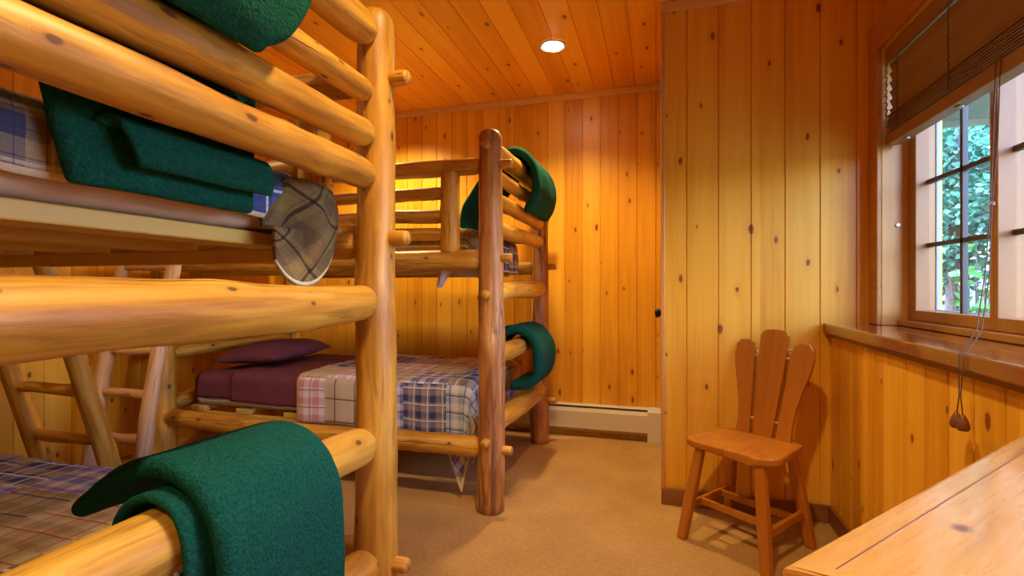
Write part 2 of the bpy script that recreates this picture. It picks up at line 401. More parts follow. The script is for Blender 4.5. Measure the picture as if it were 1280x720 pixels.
# right-hand side: wainscot, ledge, upper wall round the window
panel('wall_right_wainscot', M['pine_side'], (XW, YN, 0), (0, 1, 0), (0, 0, 1), (-1, 0, 0), YC - YN, 0.922, 0.125, off=0.125 - (YN % 0.125), thick=0.06)
WY0, WY1, WZ0, WZ1 = 0.41, 2.69, 0.972, 2.25    # window opening
bm = bmesh.new()
box(bm, XU, 1.24, WY1, YC + 0.05, 0.97, H + .02); box(bm, XU, 1.24, YN - 0.05, WY0, 0.97, H + .02)
box(bm, XU, 1.24, WY0, WY1, WZ1, H + .02); box(bm, 1.05, 1.24, YN - 0.05, YC + 0.05, -0.05, 0.925)
tag(obj('wall_right', bm, M['pine_side']), kind='structure')
bm = bmesh.new(); box(bm, 0.785, 1.25, YN, YC - 0.002, 0.924, 0.971, 0.006)
tag(obj('trim_ledge', bm, M['sill']), kind='structure')
bm = bmesh.new(); box(bm, 0.803, XW - 0.001, YN, YC - 0.002, 0.905, 0.9235, 0.003)
tag(obj('trim_ledge_bead', bm, M['dark_trim_y']), kind='structure')
# crown strips and skirting
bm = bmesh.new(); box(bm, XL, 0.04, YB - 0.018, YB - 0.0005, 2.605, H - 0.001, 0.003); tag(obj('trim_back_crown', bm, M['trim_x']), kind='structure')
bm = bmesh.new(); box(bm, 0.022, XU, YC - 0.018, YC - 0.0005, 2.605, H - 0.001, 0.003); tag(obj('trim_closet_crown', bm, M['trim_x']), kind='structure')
bm = bmesh.new(); box(bm, 0.026, 0.045, YC - 0.012, YC + 0.045, 0.0, 2.604, 0.003); tag(obj('trim_closet_corner', bm, M['trim']), kind='structure')
bm = bmesh.new(); box(bm, 0.028, XW - 0.016, YC - 0.027, YC - 0.013, 0.0, 0.085, 0.003); tag(obj('baseboard_closet', bm, M['dark_trim_x']), kind='structure')
bm = bmesh.new(); box(bm, XW - 0.016, XW - 0.001, YN, YC - 0.013, 0.0, 0.085, 0.003); tag(obj('baseboard_right', bm, M['dark_trim_y']), kind='structure')

# ------------------------------------------------------------------ window
win = tag(empty('window_1', (1.15, (WY0 + WY1) / 2, WZ0)), kind='structure')
def wobj(name, bm, mat, smooth=False, parent=None):
    o = obj(name, bm, mat, None, smooth)
    o.parent = parent or win
    if parent is None: o.matrix_parent_inverse = Matrix.Translation(-Vector(win.location))
    return o
bm = bmesh.new()                                    # casing on the room side
box(bm, XU - 0.020, XU - 0.0005, 2.672, YC - 0.002, 0.972, 2.37, 0.004)
box(bm, XU - 0.020, XU - 0.0005, WY0 - 0.09, WY0 + 0.018, 0.972, 2.37, 0.004)
box(bm, XU - 0.024, XU - 0.0005, WY0 - 0.11, YC - 0.002, 2.25, 2.37, 0.004)
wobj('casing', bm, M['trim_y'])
bm = bmesh.new()                                    # jamb liner boards
box(bm, XU, 1.105, WY1 - 0.018, WY1 - 0.0005, WZ0, WZ1, 0.002); box(bm, XU, 1.105, WY0, WY0 + 0.018, WZ0, WZ1, 0.002)
box(bm, XU, 1.105, WY0, WY1, WZ1 - 0.018, WZ1 - 0.0005, 0.002)
wobj('jamb', bm, M['jamb'])
bm = bmesh.new(); box(bm, 1.06, 1.19, WY0, WY1 - 0.019, 0.972, 0.998, 0.004); wobj('sill_step', bm, M['sash'])
SP = 0.515
gt = NT('window_glass')
gt.n.remove(gt.b)
fr_ = gt.node('ShaderNodeFresnel'); geo_ = gt.node('ShaderNodeNewGeometry')
gt.l.new(gt.maprange(geo_.outputs['Backfacing'], 0.0, 1.0, 1.45, 1 / 1.45), fr_.inputs['IOR'])
tr_ = gt.node('ShaderNodeBsdfTransparent'); tr_.inputs[0].default_value = (0.93, 0.97, 0.96, 1)
gl_ = gt.node('ShaderNodeBsdfGlossy'); gl_.inputs['Roughness'].default_value = 0.01
mx_ = gt.node('ShaderNodeMixShader')
gt.l.new(fr_.outputs[0], mx_.inputs[0]); gt.l.new(tr_.outputs[0], mx_.inputs[1]); gt.l.new(gl_.outputs[0], mx_.inputs[2]); gt.l.new(mx_.outputs[0], gt.out.inputs[0])
M['glass'] = gt.m
for i in range(4):
    gy1 = 2.60 - .548 * i; gy0 = gy1 - .506
    y1 = 2.671 if i == 0 else gy1 + .0205; y0 = gy0 - .0205
    gz0, gz1 = 1.044, 2.17
    bm = bmesh.new()
    box(bm, 1.10, 1.175, gy1, y1, 0.999, 2.235, 0.003); box(bm, 1.10, 1.175, y0, gy0, 0.999, 2.235, 0.003)
    box(bm, 1.10, 1.175, gy0 - 0.002, gy1 + 0.002, 0.999, gz0, 0.003); box(bm, 1.10, 1.175, gy0 - 0.002, gy1 + 0.002, gz1, 2.235, 0.003)
    sash = wobj('sash', bm, M['sash'])
    inv = Matrix.Translation(-Vector(win.location))
    bm = bmesh.new()                               # pale liner strips outside the wood
    box(bm, 1.1755, 1.192, gy1 - 0.004, y1, 1.0, 2.235, 0.002); box(bm, 1.1755, 1.192, y0, gy0 + 0.004, 1.0, 2.235, 0.002)
    box(bm, 1.1755, 1.192, gy0, gy1, 1.0, gz0 + 0.004, 0.002)
    o = obj('liner', bm, M['vinyl'], sash)
    bm = bmesh.new()
    ym = (gy0 + gy1) / 2 - 0.004
    box(bm, 1.142, 1.160, ym - 0.009, ym + 0.009, gz0, gz1)
    for z in (1.33, 1.608, 1.89): box(bm, 1.142, 1.160, gy0, gy1, z - 0.009, z + 0.009)
    obj('muntin', bm, M['muntin'], sash)
    bm = bmesh.new(); box(bm, 1.150, 1.153, gy0 - 0.004, gy1 + 0.004, gz0 - 0.004, gz1 + 0.004)
    obj('pane', bm, M['glass'], sash)
bm = bmesh.new(); tube(bm, [(1.06, 2.671, 1.43), (1.06, 2.660, 1.43)], [0.010, 0.007], 12); wobj('sash_screw', bm, M['steel'])

# ------------------------------------------------------------------ blind
BY0, BY1 = 0.44, 2.655
bl = tag(empty('window_blind', (1.035, (BY0 + BY1) / 2, 2.23)), 'brown wooden slatted blind drawn halfway up the window', 'blind')
def bobj(name, bm, mat, smooth=False):
    o = obj(name, bm, mat, None, smooth); o.parent = bl
    o.matrix_parent_inverse = Matrix.Translation(-Vector(bl.location)); return o
bm = bmesh.new(); box(bm, 1.005, 1.065, BY0, BY1, 2.165, 2.231, 0.004); bobj('headrail', bm, M['blind'])
bm = bmesh.new(); tube(bm, [(1.000, BY0 + 0.02, 2.150), (1.000, BY1 - 0.03, 2.150)], 0.005, 10); bobj('tilt_rod', bm, M['steel'], True)
bm = bmesh.new()
z = 2.135
while z > 1.925:
    T = Matrix.Translation((1.03, 0, z)) @ Matrix.Rotation(R(68), 4, 'Y')
    box(bm, -0.025, 0.025, BY0 + 0.01, BY1 - 0.01, -0.0014, 0.0014, 0, M=T)
    z -= 0.041
for k in range(8):
    box(bm, 1.006, 1.056, BY0 + 0.01, BY1 - 0.01, 1.846 + k * 0.0105, 1.8495 + k * 0.0105)
bobj('slats', bm, M['blind'])
bm = bmesh.new(); box(bm, 1.004, 1.060, BY0 + 0.006, BY1 - 0.006, 1.790, 1.840, 0.004); bobj('bottom_rail', bm, M['blind'])
for yy, kind in ((2.625, 'cord'), (2.52, 'brown_cord'), (2.13, 'brown_cord'), (1.62, 'brown_cord')):
    bm = bmesh.new()
    pts = []
    for q in range(45):
        zz = 2.16 - q * (2.16 - 1.845) / 44
        pts.append((1.001 - 0.003 * (q % 2), yy + (0.008 if q % 4 < 2 else -0.008) * (1 if kind == 'cord' else 0.35), zz))
    tube(bm, pts, 0.0035 if kind == 'cord' else 0.002, 5)
    o = bobj('ladder_cord', bm, M[kind], True)
for yy in (2.52, 2.13, 1.62):
    bm = bmesh.new(); tube(bm, [(1.032, yy, 1.790), (1.032, yy, 1.785), (1.032, yy, 1.782)], [0.014, 0.013, 0.006], 12); bobj('cord_plug', bm, M['steel'], True)
# pull cords draped over the ledge, with two wooden tassels
def cordpath(off):
    return [(1.0, 1.86 + off, 1.845), (0.998, 1.87 + off, 1.60), (0.995, 1.885 + off * 0.3, 1.40), (0.93, 1.78 + off, 1.18), (0.86, 1.68 + off, 1.03), (0.795, 1.61 + off, 0.977), (0.7805, 1.60 + off, 0.968), (0.778, 1.60 + off * 0.6, 0.90), (0.777, 1.60 + off * 0.3, 0.86)]
for off in (-0.010, 0.012):
    bm = bmesh.new(); tube(bm, cordpath(off) + [(0.777, 1.60 + off * 1.3, 0.805)], 0.0016, 6); pc = bobj('pull_cord', bm, M['brown_cord'], True)
    bm = bmesh.new()
    yy = 1.60 + off * 1.35
    tube(bm, [(0.777, yy, 0.812), (0.777, yy, 0.806), (0.777, yy, 0.795), (0.777, yy, 0.778), (0.777, yy, 0.770)], [0.004, 0.007, 0.012, 0.0155, 0.011], 14)
    obj('tassel', bm, M['tassel'], pc, True)
bm = bmesh.new()
rk = random.Random(3)
tube(bm, [(0.995 + rk.uniform(-.012, .012), 1.885 + rk.uniform(-.02, .02), 1.40 + rk.uniform(-.012, .012)) for _ in range(12)], 0.0018, 5)
bobj('cord_knot', bm, M['white_cloth'], True)

# ------------------------------------------------------------------ logs
def log(name, p0, p1, r0, r1, mat, parent, seed=0, bend=0.0, ends=(1, 1), sides=22, wob=0.05, nk=None):
    """peeled log from p0 to p1 with its own axes; ends: 1 rounded tenon shoulder, 0 sawn flat"""
    p0, p1 = Vector(p0), Vector(p1)
    d = p1 - p0; L = d.length
    rs = random.Random(seed)
    knots = [(rs.uniform(0.12, 0.88) * L, rs.uniform(0, 2 * PI), rs.uniform(0.004, 0.010), rs.uniform(0.03, 0.05)) for _ in range(max(1, int(L * 2.2)) if nk is None else nk)]
    bdir = rs.uniform(0, 2 * PI)
    st = []
    if nk == 0: ends = (0, 0)
    if ends[0]: st += [(0.0, 0.45), (0.004, 0.62), (0.012, 0.80), (0.026, 0.93), (0.045, 1.0)]
    else: st += [(0.0, 0.90), (0.006, 1.0)]
    e = []
    if ends[1]: e = [(0.0, 0.45), (0.004, 0.62), (0.012, 0.80), (0.026, 0.93), (0.045, 1.0)]
    else: e = [(0.0, 0.90), (0.006, 1.0)]
    a0, a1 = st[-1][0], L - e[-1][0]
    n = max(2, int((a1 - a0) / 0.035))
    prof = st + [(a0 + (a1 - a0) * i / n, 1.0) for i in range(1, n)] + [(L - q, k) for q, k in reversed(e)]
    bm = bmesh.new()
    rings = []
    for s, k in prof:
        f = s / L
        r = (r0 + (r1 - r0) * f) * k
        off = bend * math.sin(PI * f) + 0.4 * bend * math.sin(2.3 * PI * f + seed)
        cx, cy = off * math.cos(bdir), off * math.sin(bdir)
        ring = []
        for q in range(sides):
            a = 2 * PI * q / sides
            rr = r * (1 + wob * 2.0 * mnoise.noise(Vector((math.cos(a) * 0.7 + seed * 3.1, math.sin(a) * 0.7, s * 3.0))) + wob * mnoise.noise(Vector((math.cos(a) * 1.6, math.sin(a) * 1.6 + seed, s * 9.0))))
            for ks, ka, kh, kw in knots:
                da = (a - ka + PI) % (2 * PI) - PI
                rr += kh * k * math.exp(-((s - ks) ** 2 + (da * r) ** 2) / (kw * kw))
            ring.append(bm.verts.new((cx + rr * math.cos(a), cy + rr * math.sin(a), s)))
        rings.append(ring)
    for i in range(len(rings) - 1):
        for q in range(sides):
            bm.faces.new((rings[i][q], rings[i][(q + 1) % sides], rings[i + 1][(q + 1) % sides], rings[i + 1][q]))
    bm.faces.new(rings[0][::-1]); bm.faces.new(rings[-1])
    o = obj(name, bm, mat, parent, True)
    o.rotation_mode = 'QUATERNION'
    o.rotation_quaternion = d.to_track_quat('Z', 'Y')
    o.location = p0 - (Vector(parent.location) if parent is not None else Vector())
    return o

XF, XH = -0.82, -3.02
def make_bed(yA, yB, label, spec, seed):
    """yA: the side facing the gap between the beds (guard rails, ladder); yB: the other side"""
    root = tag(empty('log_bunk_bed', ((XF + XH) / 2, (yA + yB) / 2, 0)), label, 'bunk bed', 'log bunk beds')
    sd = [seed]
    def lg(name, p0, p1, r0, r1, mat='log', **kw):
        sd[0] += 1
        return log(name, p0, p1, r0, r1, M[mat], root, sd[0], **kw)
    s = 1 if yB > yA else -1
    post_r = spec['post_r']
    for (x, y, top, mt) in ((XF, yA, spec['top'], spec['post_mat'][0]), (XF, yB, spec['top'] - 0.02, spec['post_mat'][1]), (XH, yA, 1.95, 'log'), (XH, yB, 1.93, 'log')):
        lg('post', (x, y, 0.0), (x, y, top), post_r[0], post_r[1], mt, bend=0.008, ends=(0, 1))
    # foot end
    for (zA, zB, r) in spec['foot']:
        lg('foot_rail', (XF, yA + s * 0.045, zA), (XF, yB - s * 0.045, zB), r * 0.94, r * 1.07, spec['rail_mat'], bend=0.010)
    # head end
    for z, r in ((0.40, .05), (0.72, .04), (0.92, 0.045), (1.10, .05), (1.45, .04), (1.62, .04), (1.80, .045)):
        lg('head_rail', (XH, yA + s * 0.045, z), (XH, yB - s * 0.045, z), r, r, 'log', bend=0.008)
    # side facing the gap
    lg('side_rail', (XH + 0.045, yA, .318), (XF - 0.045, yA, .318), .055, .052, spec['side_mat'], bend=0.012)
    lg('side_rail', (XH + 0.045, yA, 1.29), (XF - 0.045, yA, 1.285), .050, .056, spec['side_mat'], bend=0.010)
    lg('guard_rail', (XH + 0.045, yA, 1.775), (XF - 0.045, yA, 1.777), .042, .044, 'log', bend=0.006)
    for z, r in ((1.64, .033), (1.517, .036), (1.425, .032)):
        lg('guard_rail', (-2.38 + 0.02, yA, z), (-1.04 - 0.03, yA, z + 0.004), r, r * 1.02, spec['side_mat'], bend=0.008)
    for x in (-1.04, -2.38):
        lg('guard_post', (x, yA, 1.325), (x, yA, 1.748), .050, .050, 'log', ends=(0, 0))
    # other side
    lg('side_rail', (XH + 0.045, yB, .318), (XF - 0.045, yB, .318), .052, .052, 'log', bend=0.01)
    lg('side_rail', (XH + 0.045, yB, 1.29), (XF - 0.045, yB, 1.29), .050, .050, 'log', bend=0.01)
    for z in spec.get('back', (1.5, 1.66, 1.80)):
        lg('guard_rail', (XH + 0.045, yB, z), (XF - 0.045, yB, z), .036, .036, 'log', bend=0.01)
    # tenon pegs through the posts
    for y in (yA, yB):
        for z in (.315, 1.295, 1.775):
            lg('peg', (XF + post_r[0] * 0.75, y, z), (XF + post_r[0] + 0.045, y, z), .024, .022, 'log', sides=14, wob=0.03, nk=0)
    for z in (.365, 1.11, spec['foot'][-1][0]):
        lg('peg', (XF, yA - s * post_r[0] * 0.75, z), (XF, yA - s * (post_r[0] + 0.02), z), .024, .022, 'log', sides=14, wob=0.03, nk=0)
    # deck boards under both mattresses
    for zb in (0.335, 1.257):
        for k in range(6):
            x = spec['slat_x'] - k * 0.365
            bm = bmesh.new(); box(bm, x - 0.055, x + 0.055, min(yA, yB) + 0.132, max(yA, yB) - 0.132, zb, zb + 0.036, 0.004)
            o = obj('slat', bm, M['slat'], root); o.matrix_parent_inverse = Matrix.Translation(-Vector(root.location))
    # ledgers that carry the boards
    for zb in (0.295, 1.217):
        for y in (yA, yB):
            yy = y + (0.15 if y == min(yA, yB) else -0.15)
            bm = bmesh.new(); box(bm, XH + 0.05, XF - 0.20, yy - 0.015, yy + 0.015, zb, zb + 0.0395, 0.003)
            o = obj('ledger', bm, M['slat'], root); o.matrix_parent_inverse = Matrix.Translation(-Vector(root.location))
    return root

Y1A, Y1B = 1.335, 0.17
Y2A, Y2B = 2.42, 3.58
make_bed(Y1A, Y1B, 'honey log bunk bed filling the left foreground', dict(
    post_r=(.064, .056), top=1.985, slat_x=-1.052, post_mat=('log', 'log'), rail_mat='log', side_mat='log',
    foot=[(.335, .34, .058), (.687, .717, .055), (1.105, 1.115, .056), (1.473, 1.475, .046), (1.598, 1.598, .043), (1.72, 1.735, .037), (1.90, 1.91, .052)]), 100)
make_bed(Y2A, Y2B, 'log bunk bed against the back wall beside the white heater', dict(
    post_r=(.072, .058), top=1.955, slat_x=-1.065, post_mat=('rustic', 'rustic'), rail_mat='log', side_mat='log',
    foot=[(.43, .40, .056), (.785, .80, .052), (1.11, 1.13, .054), (1.47, 1.475, .042), (1.61, 1.595, .042), (1.735, 1.73, .038), (1.86, 1.86, .054)], back=(1.5,)), 300)

def ladder(x0, x1, y_floor, y_top, z_top, rungs, mats, label, seed, r=.043):
    root = tag(empty('bunk_ladder', ((x0 + x1) / 2, y_floor, 0)), label, 'ladder', 'log bunk ladders')
    for k, x in enumerate((x0, x1)):
        log('stile', (x, y_floor, 0.0), (x, y_top, z_top), r, r * 0.9, M[mats[k]], root, seed + k, bend=0.010, ends=(0, 0))
    for j, z in enumerate(rungs):
        y = y_floor + (y_top - y_floor) * z / z_top
        log('rung', (x0 + r * 0.55, y, z), (x1 - r * 0.55, y, z), .026, .026, M[mats[2]], root, seed + 10 + j, bend=0.004)
ladder(-3.20, -2.79, 2.09, 2.325, 1.40, (.27, .52, .77, 1.02, 1.27), ('pale', 'pale', 'pale'), 'log ladder leaning on the back bunk bed, left of the purple bedding', 520)
ladder(-2.95, -2.49, 1.81, 1.432, 1.36, (.20, .43, .67, .91, 1.15), ('log', 'log', 'log'), 'log ladder leaning on the near bunk bed, at the far left', 560)

# ------------------------------------------------------------------ bedding
def mattress(y0, y1, z0, z1, label, x0=-2.92, x1=-0.985, mat='beige_cloth'):
    bm = bmesh.new(); box(bm, x0, x1, y0, y1, z0, z1, 0.05, 4)
    o = obj('mattress', bm, M[mat], None, True)
    return tag(o, label, 'mattress', 'bunk mattresses')

def drape(name, mat, x0, x1, y0, y1, zt, over, Rr=0.05, res=0.02, seed=0, thick=0.010, fold=0.012, lift=0.006, uv0=(0, 0), bulge=None, freeze=None):
    """cloth over a mattress top x0..x1 (foot at x1), y0..y1; over = (foot, y0 side, y1 side, head)"""
    of, oa, ob, oh = over
    ix0, ix1, iy0, iy1 = x0 + Rr, x1 - Rr, y0 + Rr, y1 - Rr
    lx0 = x0 if oh == 0 else ix0 - oh - Rr
    if of is None: ix1 = x1
    lx1 = x1 if of is None else ix1 + of + Rr; ly0 = iy0 - oa - Rr; ly1 = iy1 + ob + Rr
    if oh == 0: ix0 = x0
    nx = int((lx1 - lx0) / res); ny = int((ly1 - ly0) / res)
    bm = bmesh.new(); uvl = bm.loops.layers.uv.new('cloth'); el = bm.verts.layers.float.new('edge')
    g = []
    for i in range(nx + 1):
        row = []
        for j in range(ny + 1):
            px = lx0 + (lx1 - lx0) * i / nx; py = ly0 + (ly1 - ly0) * j / ny
            cx = min(max(px, ix0), ix1); cy = min(max(py, iy0), iy1)
            a, b = px - cx, py - cy
            e = math.hypot(a, b)
            z = zt + lift + 0.010 * mnoise.noise(Vector((px * 3.2, py * 3.2, seed))) + 0.004 * mnoise.noise(Vector((px * 11, py * 11, seed + 5)))
            if e > 1e-6:
                dx, dy = a / e, b / e
                th = min(e / Rr, PI / 2)
                out = Rr * math.sin(th); dn = Rr * (1 - math.cos(th)) + max(0.0, e - Rr * PI / 2)
                hang = max(0.0, e - Rr)
                w = min(1.0, hang / 0.12)
                along = px * abs(dy) + py * abs(dx)
                phi = math.atan2(dy, dx)
                wav = fold * w * (0.6 * math.sin(along * 24 + seed) + 0.5 * mnoise.noise(Vector((along * 8, seed, e * 3))))
                corner = abs(dx * dy) * 2
                wav += 0.020 * min(1, fold / .006) * corner * w * math.sin(phi * 8 + seed)
                if bulge: wav += bulge * corner * math.sin(min(1, hang / 0.25) * PI)
                out += wav
                z -= dn
                pos = Vector((cx + dx * out, cy + dy * out, z))
            else:
                pos = Vector((cx, cy, z))
            v = bm.verts.new(pos)
            v[el] = min(px - lx0, lx1 - px, py - ly0, ly1 - py)
            row.append((v, (px + uv0[0], py + uv0[1])))
        g.append(row)
    for i in range(nx):
        for j in range(ny):
            q = (g[i][j], g[i + 1][j], g[i + 1][j + 1], g[i][j + 1])
            f = bm.faces.new([k[0] for k in q])
            for lp, k in zip(f.loops, q): lp[uvl].uv = k[1]
    o = obj(name, bm, mat, None, True)
    md = o.modifiers.new('thick', 'SOLIDIFY'); md.thickness = thick; md.offset = 0.0
    return o

# near bunk, upper
QX = -0.955
def cloth_flap(bm, fn, nu, nv, uvf, ef=None):
    uvl = bm.loops.layers.uv['cloth'] if 'cloth' in bm.loops.layers.uv else bm.loops.layers.uv.new('cloth')
    el = bm.verts.layers.float['edge'] if 'edge' in bm.verts.layers.float else bm.verts.layers.float.new('edge')
    g = []
    for i in range(nu + 1):
        row = []
        for j in range(nv + 1):
            v = bm.verts.new(fn(i / nu, j / nv)); v[el] = ef(i / nu, j / nv) if ef else (1 - j / nv) * 0.3
            row.append((v, uvf(i / nu, j / nv)))
        g.append(row)
    for i in range(nu):
        for j in range(nv):
            q = (g[i][j], g[i + 1][j], g[i + 1][j + 1], g[i][j + 1])
            f = bm.faces.new([k[0] for k in q]); f.smooth = True
            for lp, k in zip(f.loops, q): lp[uvl].uv = k[1]
def add_flap(o, fn, nu, nv, uvf, ef=None):
    bm = bmesh.new(); bm.from_mesh(o.data); cloth_flap(bm, fn, nu, nv, uvf, ef); bm.to_mesh(o.data); bm.free()
a, b = Y1B + 0.125, Y1A - 0.125
mattress(a, b, 1.296, 1.445, 'pale upper mattress of the near bunk bed, on yellow boards')
q1 = tag(drape('quilt', M['plaid_tan'], -2.92, QX, a - .012, b + .012, 1.447, (.115, .075, .075, 0), Rr=.055, seed=4, lift=0.018, fold=.006, uv0=(0.12, 0.03)), 'brown and navy plaid patchwork quilt hanging off the near upper bunk', 'quilt', 'plaid quilts')
def corner1(u, v):
    # bunched corner of the quilt, hanging in front of the mattress corner
    y = 1.030 + u * 0.235
    top = 1.452 - 0.10 * max(0, .35 - u) / .35 - .02 * u
    bot = 1.300 - 0.150 * math.sin(PI * min(1, max(0.0, u * .90 + .10))) ** 0.45
    z = top + (bot - top) * v
    k = max(0.0, min(1.0, (u - .25) / .35)); k = k * k * (3 - 2 * k)
    x = (-.966 + .034 * k) + (.020 + .026 * k) * math.sin(PI * min(1, v * .85 + .12)) * math.sin(PI * (u * .8 + .12)) + .010 * math.sin(u * 13 + v * 3) * v
    y += .018 * math.sin(PI * v) * (u - .3)
    if z < 1.30: x = max(x, -.918)
    return (x, y, z)
add_flap(q1, corner1, 50, 40, lambda u, v: (5.0 + (u * .24 + v * .30) * .5, 5.45 + (u * .24 - v * .30) * .5))
# near bunk, lower
mattress(a, b, 0.375, 0.535, 'lower mattress of the near bunk bed, under the plaid quilt')
q3 = tag(drape('quilt', M['plaid_lower'], -2.92, QX, a - .012, b + .012, 0.537, (.075, .06, .06, 0), Rr=.055, seed=9, lift=0.018, fold=.006, uv0=(0.1, 0.2)), 'red, navy and tan patchwork quilt on the near lower bunk', 'quilt', 'plaid quilts')
def corner3(u, v):
    y = 1.00 + .20 * u + .01 * v
    z = .525 - v * (.06 + .155 * min(1, u * 1.25) ** 1.2 - .05 * max(0, u - .85) / .15)
    return (-.940 + .018 * math.sin(u * 10 + 1) * v + .006 * v, y, z)
add_flap(q3, corner3, 24, 20, lambda u, v: (9.1 + u * .2 + v * .12, 9.2 - u * .1 + v * .2))
# back bunk, upper
a, b = Y2A + 0.125, Y2B - 0.125
mattress(a, b, 1.296, 1.445, 'upper mattress of the back bunk bed')
q2 = tag(drape('quilt', M['plaid_tan'], -2.92, QX, a - .012, b + .012, 1.447, (.20, .075, .075, 0), Rr=.055, seed=14, lift=0.018, fold=.006, uv0=(0.4, 0.1)), 'dark plaid quilt on the back upper bunk, overhanging its foot end', 'quilt', 'plaid quilts')
bm = bmesh.new()
def tri1(u, v): return (-1.155 + u * .085 * (1 - v * .75) + .02 * (1 - v), a - .040 - .012 * math.sin(u * 5), 1.27 - v * .125)
def tri2(u, v): return (-1.05 + u * .20, a - .040 - .008 * math.sin(u * 7), 1.26 - v * (.05 + .02 * u))
cloth_flap(bm, tri1, 8, 8, lambda u, v: (u, v)); cloth_flap(bm, tri2, 10, 6, lambda u, v: (u, v))
o = obj('lining_corner', bm, M['white_cloth'], q2, True); o['label'] = 'white cloth corners poking out below the side rail'
md = o.modifiers.new('thick', 'SOLIDIFY'); md.thickness = .005; md.offset = 0
# back bunk, lower
mattress(a, b, 0.375, 0.565, 'white-sided lower mattress of the back bunk bed', mat='white_cloth')
tag(drape('fitted_sheet', M['purple'], -2.925, QX - .017, a - .006, b + .006, 0.566, (.03, .125, .07, .05), Rr=.052, seed=21, thick=0.003, fold=0.001, lift=0.014), 'dark purple fitted sheet at the head of the back lower bunk', 'sheet')
tag(drape('top_sheet', M['purple'], -2.60, -2.0, a - .016, b + .016, 0.580, (None, .16, .16, 0), Rr=.058, seed=25, thick=0.005, fold=0.003, lift=0.022), 'purple top sheet folded down over the edge of the plaid quilt', 'sheet')
def corner2(u, v):
    xl, xr = -1.13 + .13 * v, -.935 - .065 * v
    return (xl + (xr - xl) * u, a - .046 - .02 * v + .006 * math.sin(u * 9 + v * 4) * (1 - v * .7), .335 - .285 * v)
q = drape('quilt', M['plaid_bright'], -2.085, QX + .008, a - .026, b + .026, 0.592, (.30, .26, .16, 0), Rr=.062, seed=31, thick=0.010, lift=0.030, fold=.008, uv0=(0.33, 0.07))
tag(q, 'blue, red and tan patchwork quilt on the back lower bunk, one corner hanging', 'quilt', 'plaid quilts')
add_flap(q, corner2, 16, 20, lambda u, v: (7.3 + (u - .5) * .19 * (1 - v) - v * .2, 7.3 + (u - .5) * .19 * (1 - v) + v * .2), lambda u, v: min(u, 1 - u) * .19 * (1 - v))
# pillow
bm = bmesh.new()
n = 30
def pil(u, v, s):
    fx = 1 - abs(u) ** 3.2; fy = 1 - abs(v) ** 3.2
    h = 0.098 * (max(0, fx * fy)) ** 0.5
    if s < 0: h *= .42
    return Vector((u * 0.23 * (1 - 0.07 * (1 - v * v)), v * 0.35 * (1 - 0.07 * (1 - u * u)), s * h + 0.008 * mnoise.noise(Vector((u * 2, v * 2, s)))))
gs = {}
for s in (1, -1):
    for i in range(n + 1):
        for j in range(n + 1):
            u, v = -1 + 2 * i / n, -1 + 2 * j / n
            edge = i in (0, n) or j in (0, n)
            k = (i, j, 0 if edge else s)
            if k not in gs: gs[k] = bm.verts.new(pil(u, v, 0 if edge else s))
    for i in range(n):
        for j in range(n):
            f = [(i, j), (i + 1, j), (i + 1, j + 1), (i, j + 1)]
            bm.faces.new([gs[(p, q_, 0 if (p in (0, n) or q_ in (0, n)) else s)] for p, q_ in f])
o = obj('pillow', bm, M['purple'], None, True)
o.location = (-2.66, 3.00, 0.660); o.rotation_euler = (0, R(-3), R(6))
tag(o, 'purple pillow at the head of the back lower bunk', 'pillow')

# ------------------------------------------------------------------ green fleece blankets
def catmull(pts, n=8):
    P = [Vector(p) for p in pts]
    P = [P[0] * 2 - P[1]] + P + [P[-1] * 2 - P[-2]]
    out = []
    for i in range(1, len(P) - 2):
        for k in range(n):
            t = k / n
            out.append(0.5 * ((2 * P[i]) + (P[i + 1] - P[i - 1]) * t + (2 * P[i - 1] - 5 * P[i] + 4 * P[i + 1] - P[i + 2]) * t * t + (3 * P[i] - P[i - 1] - 3 * P[i + 1] + P[i + 2]) * t ** 3))
    out.append(P[-2]); return out

